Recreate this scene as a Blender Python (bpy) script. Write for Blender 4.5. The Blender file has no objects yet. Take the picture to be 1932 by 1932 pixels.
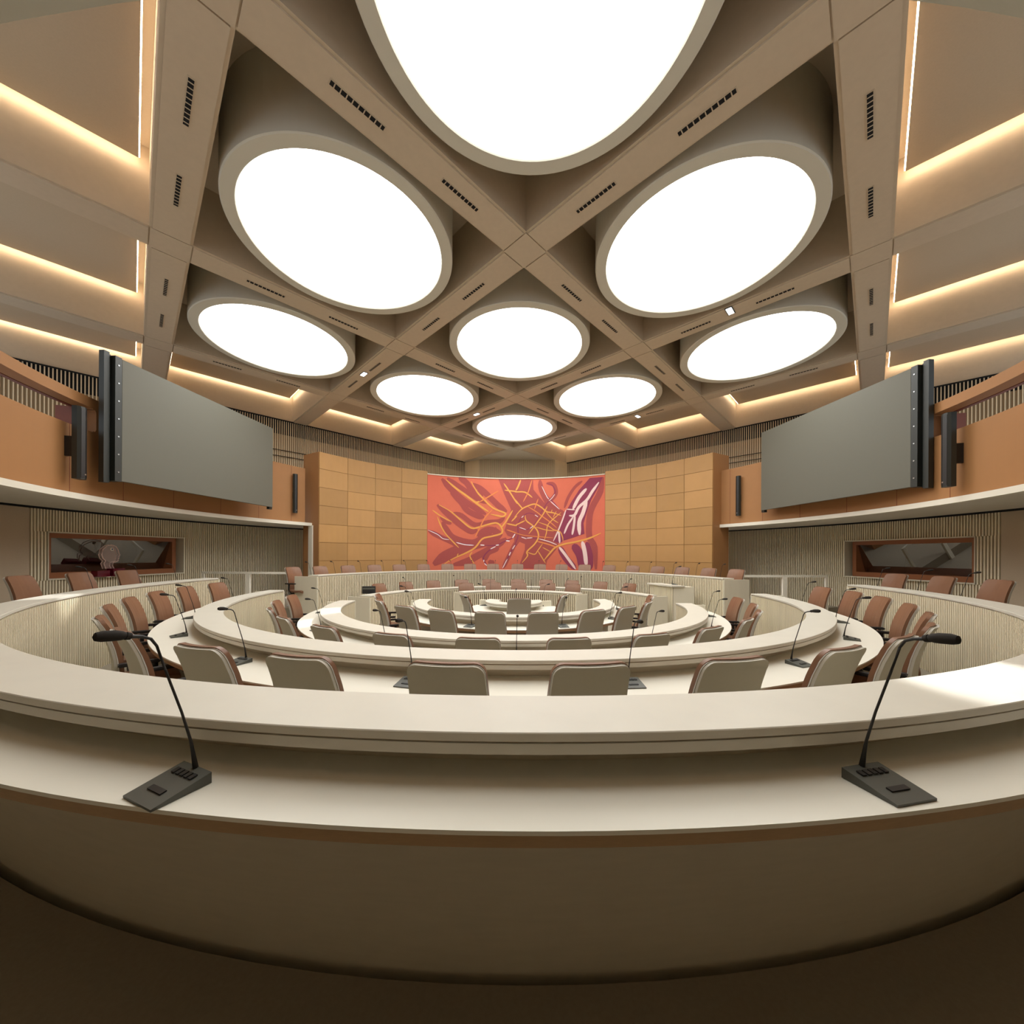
import bpy, bmesh, math, random
from mathutils import Vector, Matrix, Euler
R_=math.radians
sc=bpy.context.scene
COL=sc.collection
random.seed(7)
# ---------------------------------------------------------------- camera, world, exposure
cd=bpy.data.cameras.new('camera'); cam=bpy.data.objects.new('camera',cd); COL.objects.link(cam)
cd.sensor_width=36; cd.sensor_fit='HORIZONTAL'; cd.lens=698.04/1932*36
cd.shift_y=80.33/1932; cd.clip_start=.05; cd.clip_end=200
EYE=1.886
cam.location=(-.14,-7.98,EYE)
_f=Vector((math.sin(.01231),math.cos(.01231),0)); _r=Vector((math.cos(.01231),-math.sin(.01231),0)); _u=Vector((0,0,1))
M=Matrix((_r,_u,-_f)).transposed()
cam.rotation_euler=(M@Matrix.Rotation(.00485,3,'Z')).to_euler()
sc.camera=cam
w=bpy.data.worlds.new('world'); sc.world=w; w.use_nodes=True
w.node_tree.nodes['Background'].inputs[0].default_value=(.93,.97,1,1)
w.node_tree.nodes['Background'].inputs[1].default_value=.65
sc.view_settings.view_transform='Standard'; sc.view_settings.look='None'
sc.view_settings.exposure=0.2; sc.view_settings.gamma=1
sc.cycles.max_bounces=8; sc.cycles.diffuse_bounces=5; sc.cycles.use_denoising=True
DISC_E=6.3; COVE_E=22.0
# ---------------------------------------------------------------- materials
def s2l(c): return tuple(((x/255)/12.92 if x/255<=.04045 else ((x/255+.055)/1.055)**2.4) for x in c)+(1,)
MATS={}
def mat(name,rgb,rough=.6,var=.0,scale=8,stretch=(1,1,1),metal=0,bump=0,spec=.5,rgb2=None,tint=False):
    m=bpy.data.materials.new(name); m.use_nodes=True; nt=m.node_tree; b=nt.nodes['Principled BSDF']
    b.inputs['Roughness'].default_value=rough; b.inputs['Metallic'].default_value=metal
    b.inputs['Specular IOR Level'].default_value=spec
    c=s2l(rgb)
    if var or rgb2 or tint:
        tc=nt.nodes.new('ShaderNodeTexCoord'); mp=nt.nodes.new('ShaderNodeMapping'); mp.inputs['Scale'].default_value=stretch
        nz=nt.nodes.new('ShaderNodeTexNoise'); nz.inputs['Scale'].default_value=scale; nz.inputs['Detail'].default_value=5
        nt.links.new(tc.outputs['Object'],mp.inputs[0]); nt.links.new(mp.outputs[0],nz.inputs[0])
        mx=nt.nodes.new('ShaderNodeMix'); mx.data_type='RGBA'
        c2=s2l(rgb2) if rgb2 else c
        mx.inputs[6].default_value=tuple(x*(1-var) for x in c[:3])+(1,); mx.inputs[7].default_value=tuple(min(1,x*(1+var)) for x in c2[:3])+(1,)
        nt.links.new(nz.outputs[0],mx.inputs[0]); out=mx.outputs[2]
        if tint:
            at=nt.nodes.new('ShaderNodeAttribute'); at.attribute_name='tint'
            m2=nt.nodes.new('ShaderNodeMix'); m2.data_type='RGBA'; m2.blend_type='MULTIPLY'; m2.inputs[0].default_value=1
            nt.links.new(out,m2.inputs[6]); nt.links.new(at.outputs['Color'],m2.inputs[7]); out=m2.outputs[2]
        nt.links.new(out,b.inputs['Base Color'])
        if bump:
            bp=nt.nodes.new('ShaderNodeBump'); bp.inputs['Strength'].default_value=bump; bp.inputs['Distance'].default_value=.01
            nt.links.new(nz.outputs[0],bp.inputs['Height']); nt.links.new(bp.outputs[0],b.inputs['Normal'])
    else: b.inputs['Base Color'].default_value=c
    MATS[name]=m; return m
def emis(name,rgb,s):
    m=bpy.data.materials.new(name); m.use_nodes=True; nt=m.node_tree; nt.nodes.remove(nt.nodes['Principled BSDF'])
    e=nt.nodes.new('ShaderNodeEmission'); e.inputs[0].default_value=s2l(rgb); e.inputs[1].default_value=s
    nt.links.new(e.outputs[0],nt.nodes['Material Output'].inputs[0]); return m
ASH=mat('pale ash ledge',(209,205,192),.42,.05,6,(1,1,6))
ASHE=mat('ash edge band',(206,199,180),.5,.06,6,(1,1,10))
TOP=mat('cream worktop laminate',(228,225,212),.38,.02,5)
EDGE=mat('plywood edge',(168,138,102),.55,.12,30,(1,1,8))
SLAT=mat('pale ash slat',(232,222,194),.6,.07,5,(1,1,.3))
SLATB=mat('slat gap felt',(76,54,34),.9)
SLATD=mat('dark slat gap',(48,42,34),.9)
PANEL=mat('ash end panel',(216,210,190),.6,.04,10,(1,1,.2))
WSLAT=mat('wall slat oak',(242,232,204),.6,.08,4,(1,1,.3))
WGAP=mat('wall slat gap',(92,72,48),.9)
USLAT=mat('upper wall slat oak',(222,204,172),.6,.08,4,(1,1,.3))
UGAP=mat('upper wall backing',(146,126,98),.9,.05,3)
BLACK=mat('black void',(12,12,14),.9)
ORANGE=mat('orange leather wall panel',(178,136,84),.62,.07,3,(1,1,1),tint=True,bump=.05)
BALC=mat('orange balcony panel',(160,114,70),.6,.06,2.5,bump=.03)
REDWOOD=mat('reddish reveal wood',(120,58,38),.5,.1,6)
WHITE=mat('white fascia lacquer',(226,222,208),.45)
SOFF=mat('grey plaster soffit',(222,218,206),.8)
BEAM=mat('beam oak veneer',(198,183,160),.55,.06,14,(1,1,1))
BEAMS=mat('beam side veneer',(196,180,156),.6,.06,14)
COFF=mat('coffer perforated panel',(192,176,152),.8,.06,60)
DRUM=mat('drum off white',(206,204,190),.6)
CARPET=mat('dark brown carpet',(150,142,126),.95,.12,60)
SCREEN=mat('screen matte grey',(98,97,86),.65,.03,80)
DARK=mat('black powder coat',(34,38,34),.45)
SHELL=mat('chair shell warm grey',(182,178,166),.55,.03,40)
RIM=mat('chair rim pale grey',(206,206,202),.4)
LEATH=mat('brown leather',(126,90,67),.40,.10,9,bump=.12)
BLK=mat('black plastic',(26,25,25),.45)
CHROME=mat('brushed aluminium',(190,192,195),.3,metal=.9)
MICM=mat('microphone black',(30,29,28),.5)
FOAM=mat('microphone foam',(44,40,36),.95,.2,120)
CONS=mat('console grey',(82,84,78),.4)
JOINT=mat('joint backing felt',(140,94,54),.9)  # darker orange backing that shows between the wall tiles
RAIL=mat('cream painted rail',(244,240,226),.45)
WOODF=mat('orange window frame wood',(150,94,56),.45,.08,8,(1,1,4))
DISCM=emis('luminous ceiling fabric',(255,253,248),DISC_E)
COVEM=emis('warm cove strip',(255,226,192),COVE_E)
SPOTM=emis('spot lamp',(250,252,255),14)
CLOTH={'S':mat('tapestry shadow red',(160,76,72),.9,.05,30),'P':mat('tapestry plum',(136,56,80),.9,.05,30),'K':mat('tapestry pink',(228,200,194),.9,.04,30),
'Y':mat('tapestry yellow',(222,158,80),.9,.06,20),'O':mat('tapestry orange',(220,132,76),.9,.05,20),'W':mat('tapestry white',(236,220,220),.9),'B':mat('tapestry salmon',(204,106,82),.9,.05,4)}
# ---------------------------------------------------------------- helpers
def P(r,a,z): return Vector((r*math.sin(R_(a)),r*math.cos(R_(a)),z))
def tag(o,label=None,cat=None,group=None,kind=None):
    if label: o['label']=label
    if cat: o['category']=cat
    if group: o['group']=group
    if kind: o['kind']=kind
    return o
def obj(name,bm,m,parent=None,smooth=False,recalc=True):
    me=bpy.data.meshes.new(name)
    if recalc: bmesh.ops.recalc_face_normals(bm,faces=bm.faces)
    bm.to_mesh(me); bm.free()
    for x in (m if isinstance(m,(list,tuple)) else [m]): me.materials.append(x)
    if smooth:
        for p in me.polygons: p.use_smooth=True
        try: me.set_sharp_from_angle(angle=R_(40))
        except Exception: pass
    o=bpy.data.objects.new(name,me); COL.objects.link(o)
    if parent: o.parent=parent
    return o
def empty(name,loc=(0,0,0),rz=0,**k):
    o=bpy.data.objects.new(name,None); COL.objects.link(o); o.location=loc; o.rotation_euler=(0,0,rz); o.empty_display_size=.1
    return tag(o,**k)
def hexa(bm,v,mi=0):
    vs=[bm.verts.new(p) for p in v]
    for f in ((0,1,2,3),(7,6,5,4),(0,4,5,1),(1,5,6,2),(2,6,7,3),(3,7,4,0)):
        bm.faces.new([vs[i] for i in f]).material_index=mi
def box(bm,c,s,mx=None,mi=0):
    x,y,z=[t/2 for t in s]; c=Vector(c)
    v=[Vector(p) for p in ((-x,-y,-z),(x,-y,-z),(x,y,-z),(-x,y,-z),(-x,-y,z),(x,-y,z),(x,y,z),(-x,y,z))]
    v=[(mx@p if mx else p)+c for p in v]; hexa(bm,v,mi)
def sweep(bm,prof,a0,a1,step=1.5,mi=0,caps=True):
    n=max(1,int(math.ceil(abs(a1-a0)/step))); rows=[]
    for i in range(n+1):
        a=a0+(a1-a0)*i/n; rows.append([bm.verts.new(P(r,a,z)) for r,z in prof])
    k=len(prof)
    for i in range(n):
        for j in range(k):
            f=bm.faces.new((rows[i][j],rows[i][(j+1)%k],rows[i+1][(j+1)%k],rows[i+1][j])); f.material_index=mi
    if caps:
        bm.faces.new(rows[0]).material_index=mi; bm.faces.new(rows[-1][::-1]).material_index=mi
def rect(r0,r1,z0,z1): return [(r0,z0),(r1,z0),(r1,z1),(r0,z1)]
def tube(bm,pts,rads,n=8,cap=True):
    pts=[Vector(p) for p in pts]; rows=[]
    if not isinstance(rads,(list,tuple)): rads=[rads]*len(pts)
    for i,p in enumerate(pts):
        d=(pts[min(i+1,len(pts)-1)]-pts[max(i-1,0)]).normalized()
        a=d.cross(Vector((0,0,1)) if abs(d.z)<.95 else Vector((1,0,0))).normalized(); b=d.cross(a)
        rows.append([bm.verts.new(p+(a*math.cos(t)+b*math.sin(t))*rads[i]) for t in [2*math.pi*k/n for k in range(n)]])
    for i in range(len(rows)-1):
        for k in range(n): bm.faces.new((rows[i][k],rows[i][(k+1)%n],rows[i+1][(k+1)%n],rows[i+1][k]))
    if cap: bm.faces.new(rows[0][::-1]); bm.faces.new(rows[-1])
def prism(bm,poly,z0,z1,mi=0):
    a=[bm.verts.new((x,y,z0)) for x,y in poly]; b=[bm.verts.new((x,y,z1)) for x,y in poly]; n=len(poly)
    bm.faces.new(a).material_index=mi; bm.faces.new(b[::-1]).material_index=mi
    for i in range(n): bm.faces.new((a[i],a[(i+1)%n],b[(i+1)%n],b[i])).material_index=mi
def clip(poly,nx,ny,c):     # keep nx*x+ny*y<=c
    out=[]
    for i in range(len(poly)):
        p,q=poly[i],poly[(i+1)%len(poly)]; dp=nx*p[0]+ny*p[1]-c; dq=nx*q[0]+ny*q[1]-c
        if dp<=0: out.append(p)
        if (dp<0)!=(dq<0) and dp!=dq:
            t=dp/(dp-dq); out.append((p[0]+(q[0]-p[0])*t,p[1]+(q[1]-p[1])*t))
    return out
def copy_tree(o,parent=None):
    c=o.copy(); COL.objects.link(c)
    if parent: c.parent=parent
    for ch in o.children: copy_tree(ch,c)
    return c
ORD=['first','second','third','fourth','fifth','sixth','seventh','eighth','ninth','tenth','eleventh','twelfth','thirteenth','fourteenth','fifteenth','sixteenth','seventeenth','eighteenth','nineteenth','twentieth']
# ================================================================ SETTING
FA,FB,FC=.452,.217,0.0
# floors (three tiers)
bm=bmesh.new()
sweep(bm,[(0.01,-.1),(5.2,-.1),(5.2,0),(0.01,0)],0,360,5,caps=False)
sweep(bm,rect(5.0,6.75,-.1,FB),97.5,272,2)
for a0,a1 in ((76,97.5),(272,286.5)): sweep(bm,rect(5.2,9.6,-.1,FB),a0,a1,2)
sweep(bm,rect(6.75,9.6,-.1,FA),97.5,272,2)
sweep(bm,rect(5.2,9.6,-.1,FA),-73.5,76,2)
tag(obj('floor',bm,CARPET),kind='structure')
# ---- slatted surfaces
def slats_arc(bm,r,a0,a1,z0,z1,pitch,depth,frac=.55,back=0,inward=True):
    """ribs standing on the inner side of a backing at radius r (material 0 = rib, 1 = backing)"""
    sweep(bm,rect(r,r+.02,z0,z1),a0,a1,1.0,mi=1)
    n=int(abs(a1-a0)*R_(1)*r/pitch); da=(a1-a0)/n
    for i in range(n):
        a=a0+(i+.5)*da; h=da*frac/2
        v=[P(r-depth,a-h,z0),P(r-depth,a+h,z0),P(r+.002,a+h,z0),P(r+.002,a-h,z0)]
        hexa(bm,v+[p+Vector((0,0,z1-z0)) for p in v],0)
def slats_line(bm,p0,p1,z0,z1,pitch,depth,frac,nrm,backs):
    p0,p1=Vector(p0),Vector(p1); L=(p1-p0).length; d=(p1-p0)/L; n=int(L/pitch); nv=Vector(nrm)
    for (b0,b1,mi) in backs:
        v=[p0+Vector((0,0,b0)),p1+Vector((0,0,b0)),p1-nv*.03+Vector((0,0,b0)),p0-nv*.03+Vector((0,0,b0))]
        hexa(bm,v+[q+Vector((0,0,b1-b0)) for q in v],mi)
    for i in range(n):
        c=p0+d*((i+.5)*L/n); h=d*(pitch*frac/2)
        v=[c-h,c+h,c+h+nv*depth,c-h+nv*depth]; v=[q+Vector((0,0,z0)) for q in v]
        hexa(bm,v+[q+Vector((0,0,z1-z0)) for q in v],0)
# ---- lower curved walls with slats and booth windows
WZ1=2.80
WIN={'left':(-91.7,-74.7),'right':(76.3,92.6)}
def lower_wall(side,ain,aout,plain):
    w0,w1=WIN[side]; s=1 if side=='right' else -1
    bm=bmesh.new(); lo,hi=min(ain,aout),max(ain,aout); pl=plain
    segs=[]
    if side=='left': rng=(pl,ain)
    else: rng=(ain,pl)
    slats_arc(bm,9.6,rng[0],rng[1],.2,1.31,.052,.03,.48)
    slats_arc(bm,9.6,rng[0],rng[1],2.31,WZ1,.052,.03,.48)
    slats_arc(bm,9.6,rng[0],w0,1.31,2.31,.052,.03,.48)
    slats_arc(bm,9.6,w1,rng[1],1.31,2.31,.052,.03,.48)
    if side=='left': sweep(bm,rect(9.58,9.7,.2,WZ1),aout,pl,2,mi=2)
    else: sweep(bm,rect(9.58,9.7,.2,WZ1),pl,aout,2,mi=2)
    return tag(obj('wall_'+side,bm,[WSLAT,WGAP,BALC if 0 else COFF]),kind='structure')
lower_wall('left',-46,-150,-93.4); lower_wall('right',50,150,95.0)
bm=bmesh.new(); sweep(bm,rect(9.58,9.7,.2,WZ1),149.9,210.1,2); tag(obj('wall_rear',bm,COFF),kind='structure')
# balcony fronts, fascia, soffits
def balcony(side):
    s=-1 if side=='left' else 1
    def sw(bm,pr,a,b,mi=0,step=1.5): 
        a,b=(s*a,s*b); sweep(bm,pr,min(a,b),max(a,b),step,mi)
    bm=bmesh.new()
    o0=100.7 if s<0 else 101.0; end=60.2 if s<0 else 61.2
    sw(bm,rect(7.5,7.72,2.86,3.98),end,180)          # below the openings
    sw(bm,rect(7.5,7.72,4.39,4.56),end,180)          # top rail
    sw(bm,rect(7.5,7.72,3.98,4.39),end,91)
    sw(bm,rect(7.5,7.72,3.98,4.39),99.6,o0+.02)
    for aa in (o0,): # rounded corners of the long opening
        for zc,dz in ((3.98,1),(4.39,-1)):
            for k in range(4):
                t0=k*.25; wdt=.5*(1-math.sqrt(1-(1-t0)**2))
                if wdt>0.02: sw(bm,rect(7.5,7.72,min(zc+dz*.07*t0,zc+dz*.07*(t0+.25)),max(zc+dz*.07*t0,zc+dz*.07*(t0+.25))),aa,aa+wdt)
    o=tag(obj('wall_balcony_'+side,bm,BALC),kind='structure')
    bm=bmesh.new()   # reddish reveal lining of the opening and the pane behind
    sw(bm,rect(7.73,7.80,3.9,3.97),91,150); sw(bm,rect(7.73,7.80,4.385,4.46),91,150); sw(bm,rect(7.73,7.98,3.97,4.385),o0-.4,o0+1.0)
    obj('opening_lining',bm,REDWOOD,o)
    bm=bmesh.new()   # vertical and horizontal panel joints
    for a in (63.5,71,79,88,96.5,104.5): sw(bm,rect(7.497,7.502,2.86,4.56 if a<90 else 3.98),a,a+.06)
    obj('panel_joint',bm,REDWOOD,o)
    bm=bmesh.new(); sw(bm,rect(7.42,7.56,2.765,2.86),end-2.6,180); sw(bm,rect(7.56,9.6,2.80,2.85),50 if s>0 else 46,180,mi=1)
    sw(bm,rect(9.50,9.6,2.765,2.80),50 if s>0 else 46,180,mi=2)  # black strip where soffit meets wall, a shadow line put in as colour
    tag(obj('trim_fascia_'+side,bm,[WHITE,SOFF,BLACK]),kind='structure')
for s_ in ('left','right'): balcony(s_)
# white cheek posts that close the galleries
bm=bmesh.new(); sweep(bm,rect(7.36,7.56,.45,2.78),-59.1,-57.5,1); tag(obj('trim_cheek_left',bm,WHITE),kind='structure')
bm=bmesh.new(); sweep(bm,rect(7.2,7.3,.45,2.78),60.95,61.35,1); tag(obj('trim_cheek_right',bm,WHITE),kind='structure')
# tiled leather wall, two flanks
ROWZ=[5.08,4.55,3.97,3.40,2.82,2.24,1.66,1.05,.452]
def tiles(side,cols,jag):
    bm=bmesh.new(); cl=bm.loops.layers.color.new('tint')
    rnd=random.Random(5 if side=='left' else 9)
    for ci in range(len(cols)-1):
        for ri in range(len(ROWZ)-1):
            g=.05; a0,a1=cols[ci]+g,cols[ci+1]-g; z1,z0=ROWZ[ri]-.005,ROWZ[ri+1]+.005
            n0=len(bm.faces); t=rnd.uniform(.90,1.06); tw=rnd.uniform(-.008,.008)
            n=5; rows=[]
            for i in range(n+1):
                a=a0+(a1-a0)*i/n; q=tw*(2*i/n-1)
                rows.append([bm.verts.new(P(r,a,z)) for r,z in ((7.05+q,z0),(7.09,z0),(7.09,z1),(7.05+q*.3,z1))])
            fs=[]
            for i in range(n):
                for j in range(4): fs.append(bm.faces.new((rows[i][j],rows[i][(j+1)%4],rows[i+1][(j+1)%4],rows[i+1][j])))
            fs.append(bm.faces.new(rows[0])); fs.append(bm.faces.new(rows[-1][::-1]))
            for f in fs:
                for l in f.loops: l[cl]=(t,t,t*rnd.uniform(.97,1.0),1)
    o=tag(obj('wall_tiled_'+side,bm,ORANGE),kind='structure')
    bm=bmesh.new(); sweep(bm,rect(7.09,7.9,.452,5.078),cols[0]-.0,cols[-1],1.5); obj('wall_core',bm,BALC,o)
    bm=bmesh.new(); sweep(bm,rect(7.083,7.09,.46,5.07),cols[0]+.1,cols[-1]-.1,1.5); obj('joint_backing',bm,JOINT,o)
tiles('left',[-58.8,-51.0,-43.1,-35.2,-27.2],0); tiles('right',[30.4,38.2,45.9,53.75,61.4],0)
bm=bmesh.new(); sweep(bm,rect(7.11,7.4,.452,4.99),-27.2,30.4,1.5); sweep(bm,rect(7.04,7.11,4.955,4.99),-27.2,30.4,1.5)
tag(obj('wall_back',bm,PANEL),kind='structure')
# upper diagonal walls with slats (NW, NE) and the rear bay
ZC=6.386; LX,LY,S=.097,.084,2.592; HB=.325; DW,SW=12.36,12.88; D2,S2=-12.39,-12.52
def dl(s,d): return ((s-d)/2,(s+d)/2)
def upper_wall(name,p0,p1,nrm,pitch=.064,rails=None):
    bm=bmesh.new()
    slats_line(bm,p0,p1,3.6,ZC-.02,pitch,.022,.34,nrm,[(3.6,5.9,1),(5.9,ZC+.0,2)])
    o=tag(obj(name,bm,[USLAT,UGAP,BLACK]),kind='structure')
    return o
q=.7071
wl=upper_wall('wall_upper_left',dl(-13.0,DW)+(0,),(-1.9,10.46,0),(q,-q,0))
wr=upper_wall('wall_upper_right',(2.4,10.48,0),dl(SW,-13.3)[:2]+(0,),(-q,-q,0))
# veneer faces above the slats up to the coffer tops
bm=bmesh.new()
for p0,p1,nv in ((dl(-13.0,DW),(-1.9,10.46),(q,-q)),((2.4,10.48),dl(SW,-13.3),(-q,-q))):
    a,b=Vector(p0+(0,)),Vector(p1+(0,)); n=Vector(nv+(0,))
    v=[a+n*.0,b+n*.0,b-n*.1,a-n*.1]; hexa(bm,[x+Vector((0,0,ZC+.001)) for x in v]+[x+Vector((0,0,ZC+1.1)) for x in v])
    v=[a+n*.06,b+n*.06,b,a]; hexa(bm,[x+Vector((0,0,ZC-.03)) for x in v]+[x+Vector((0,0,ZC+.0)) for x in v],1)

tag(obj('trim_wall_head',bm,[BEAM,BLACK]),kind='structure')
bm=bmesh.new()
slats_line(bm,(-1.48,9.52,0),(2.08,9.54,0),4.2,ZC,.045,.03,.5,(0,-1,0),[(4.2,ZC,1)])
slats_line(bm,(-2.24,10.12,0),(-1.48,9.52,0),4.2,ZC,.06,.02,.9,(-.6,-.8,0),[(4.2,ZC,1)])
slats_line(bm,(2.08,9.54,0),(2.76,10.12,0),4.2,ZC,.06,.02,.9,(.6,-.8,0),[(4.2,ZC,1)])
tag(obj('wall_upper_back',bm,[USLAT,UGAP]),kind='structure')
# gallery guard cables in front of the slats
for o,s_ in ((wl,-1),(wr,1)):
    for z in (5.15,5.35):
        bm=bmesh.new(); cx,cy=(-q,q) if s_<0 else (q,q)
        a=Vector((s_*8.6,3.65 if s_<0 else 4.1,z)); b=Vector((s_*6.3,5.95 if s_<0 else 6.4,z)); tube(bm,[a,b],.012,6); obj('guard_cable',bm,BLACK,o)
# ---- ceiling
def diamond(cx,cy,h): return [(cx-h,cy),(cx,cy-h),(cx+h,cy),(cx,cy+h)]
def wallclip(p,m=0):
    p=clip(p,-1,1,DW-m*1.414); p=clip(p,1,1,SW-m*1.414) if p else p
    p=clip(p,1,-1,-D2-m*1.414) if p else p
    return clip(p,-1,-1,-S2-m*1.414) if p else p
COVES=[(-4,0),(-3,1),(-2,2),(-1,3),(4,0),(3,1),(2,2),(1,3),(-3,-1),(3,-1),(-2,-2),(2,-2),(-1,-3),(1,-3),(0,-4)]
DISCS=[(0,2),(-1,1),(1,1),(0,0),(-2,0),(2,0),(-1,-1),(1,-1),(0,-2)]
H=S-HB
bm=bmesh.new()
for i,j in COVES+DISCS:
    c=(LX+i*S,LY+j*S); dp=1.05
    pl=wallclip(diamond(c[0],c[1],H+.35))
    if (i,j) in DISCS: dp=.95
    pl=wallclip(diamond(c[0],c[1],H))
    if len(pl)>2: prism(bm,pl,ZC+dp,ZC+1.1)
pl=clip(diamond(LX,LY+4*S,H),0,1,10.3)
prism(bm,pl,ZC,ZC+.05,1)
ceil=tag(obj('ceiling',bm,[COFF,BEAM]),kind='structure')
for i,j in COVES:
    c=(LX+i*S,LY+j*S)
    plc=pl=wallclip(diamond(c[0],c[1],H-.15),.1)
    if len(plc)<3: continue
    bm=bmesh.new(); prism(bm,plc,ZC+.77,ZC+.81); obj('floating_panel',bm,COFF,ceil)
    bm=bmesh.new(); n=len(pl)
    for k in range(n):
        a,b=Vector(pl[k]+(0,)),Vector(pl[(k+1)%n]+(0,)); 
        if (b-a).length<.3: continue
        cc=Vector(c+(0,)); d=(b-a).normalized(); nn=Vector((d.y,-d.x,0)); 
        if nn.dot((a+b)/2-cc)<0: nn=-nn
        a2,b2=a+nn*.001,b+nn*.001
        v=[a2,b2,b2+nn*.012,a2+nn*.012]; hexa(bm,[x+Vector((0,0,ZC+.782)) for x in v]+[x+Vector((0,0,ZC+.806)) for x in v])
    if len(bm.faces): obj('cove_strip',bm,COVEM,ceil)
    else: bm.free()
ti=0
def band(fam,k,m0,m1):
    c=(LY-LX)+k*S if fam=='D' else (LX+LY)+k*S; o=(LX+LY) if fam=='D' else (LY-LX)
    a,b=(m0 if abs(m0)>50 else 0),0
    s0=o+m0*S+HB if abs(m0)<50 else m0; s1=o+m1*S-HB if abs(m1)<50 else m1
    if fam=='D': pl=[dl(s0,c-HB),dl(s1,c-HB),dl(s1,c+HB),dl(s0,c+HB)]
    else: pl=[dl(c-HB,s0),dl(c+HB,s0),dl(c+HB,s1),dl(c-HB,s1)]
    return pl
def inset_band(fam,k,m0,m1,w):
    c=(LY-LX)+k*S if fam=='D' else (LX+LY)+k*S; o=(LX+LY) if fam=='D' else (LY-LX)
    s0=o+m0*S+HB if abs(m0)<50 else m0; s1=o+m1*S-HB if abs(m1)<50 else m1
    s0+=.01; s1-=.01
    if fam=='D': return [dl(s0,c-w),dl(s1,c-w),dl(s1,c+w),dl(s0,c+w)]
    return [dl(c-w,s0),dl(c+w,s0),dl(c+w,s1),dl(c-w,s1)]
for fam in 'DS':
    for k in (-3,-1,1,3):
        ti+=1; root=empty('trim_%d'%ti,kind='structure')
        for m0,m1 in ((-99.,-3),(-3,-1),(-1,1),(1,3),(3,99)):
            pl=wallclip(band(fam,k,m0,m1)); pl=clip(pl,0,1,10.3) if pl else pl
            if len(pl)<3: continue
            bm=bmesh.new(); prism(bm,pl,ZC,ZC+1.09,1)
            p2=wallclip(inset_band(fam,k,m0,m1,HB-.05)); p2=clip(p2,0,1,10.3)
            if len(p2)>2: prism(bm,p2,ZC-.018,ZC+.001,0)
            obj('beam',bm,[BEAM,BEAMS],root)
            if m1<50 and m0>-50:
                for dm in ((m0+m1)/2-.35,(m0+m1)/2+.35):
                    s=((LX+LY) if fam=='D' else (LY-LX))+dm*S; c=((LY-LX) if fam=='D' else (LX+LY))+k*S
                    x,y=dl(s,c) if fam=='D' else dl(c,s)
                    if s>12 or abs(x)+abs(y)>12.3: continue
                    ang=R_(45 if fam=='D' else -45); 
                    bm=bmesh.new(); box(bm,(0,0,0),(.56,.062,.006),mi=1); box(bm,(0,0,-.003),(.54,.045,.006))
                    for t in range(9): box(bm,((t-4)*.058,0,-.005),(.010,.045,.008),mi=1)
                    sl=obj('air_slot',bm,[BLACK,BEAMS],root); sl.location=(x,y,ZC-.021); sl.rotation_euler=(0,0,ang)
        if fam=='D':
            for m in (-3,-1,1,3):
                cx,cy=LX+(m-k)/2*S,LY+(m+k)/2*S
                pl=wallclip(diamond(cx,cy,HB))
                if len(pl)>2:
                    bm=bmesh.new(); prism(bm,pl,ZC,ZC+1.09,1); p2=wallclip(diamond(cx,cy,HB-.012)); prism(bm,p2,ZC-.018,ZC+.001,0); obj('beam_crossing',bm,[BEAM,BEAMS],root)
# ================================================================ CEILING LIGHTS
DL={(0,2):'smallest looking round ceiling light, deepest in the room above the tapestry end',(-1,1):'round ceiling light left of the far one, second row from the back',(1,1):'round ceiling light right of the far one, second row from the back',(0,0):'round ceiling light in the very middle of the ceiling grid',(-2,0):'large round ceiling light beside the left longitudinal beam',(2,0):'large round ceiling light beside the right longitudinal beam',(-1,-1):'near round ceiling light on the left, in front of the middle one',(1,-1):'near round ceiling light on the right, in front of the middle one',(0,-2):'round ceiling light almost overhead, nearest to the viewer'}
proto=None
for c in DISCS:
    if proto is None:
        t=proto=empty('ceiling_light')
        bm=bmesh.new(); n=96; pr=[(1.505,.95),(1.505,0),(1.49,-.012),(1.345,-.012),(1.335,0),(1.335,.03),(1.45,.05),(1.45,.95)]
        rows=[[bm.verts.new((r*math.cos(2*math.pi*k/n),r*math.sin(2*math.pi*k/n),z)) for r,z in pr] for k in range(n)]
        for k in range(n):
            for j in range(len(pr)): bm.faces.new((rows[k][j],rows[k][(j+1)%len(pr)],rows[(k+1)%n][(j+1)%len(pr)],rows[(k+1)%n][j]))
        obj('drum',bm,DRUM,t)
        bm=bmesh.new(); bmesh.ops.create_cone(bm,cap_ends=True,segments=96,radius1=1.336,radius2=1.336,depth=.02,matrix=Matrix.Translation((0,0,.02))); obj('diffuser',bm,DISCM,t)
    else: t=copy_tree(proto)
    t.location=(LX+c[0]*S,LY+c[1]*S,ZC); tag(t,DL[c],'ceiling light','round luminous ceiling discs')
SP=[((-1.48,.46),'lit spotlight in the beam at left, between two large discs'),((-.48,1.45),'lit spotlight in the beam just left of the farthest disc'),((1.52,1.47),'lit spotlight in the beam right of the far right disc'),((1.47,-.52),'brightest and nearest lit spotlight, in the beam at upper right')]
proto=None
SPT=[]
for (i,j),lb in SP:
    if proto is None:
        t=proto=empty('spotlight'); bm=bmesh.new(); box(bm,(0,0,0),(.24,.12,.012)); obj('housing',bm,DARK,t)
        bm=bmesh.new(); box(bm,(0,0,-.008),(.20,.085,.006)); obj('lamp',bm,SPOTM,t)
    else: t=copy_tree(proto)
    t.location=(LX+i*S,LY+j*S,ZC-.024); t.rotation_euler=(0,0,R_(-45 if i<0 else 45)); tag(t,lb,'spotlight','spotlights in the beams'); SPT.append(t)

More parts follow.
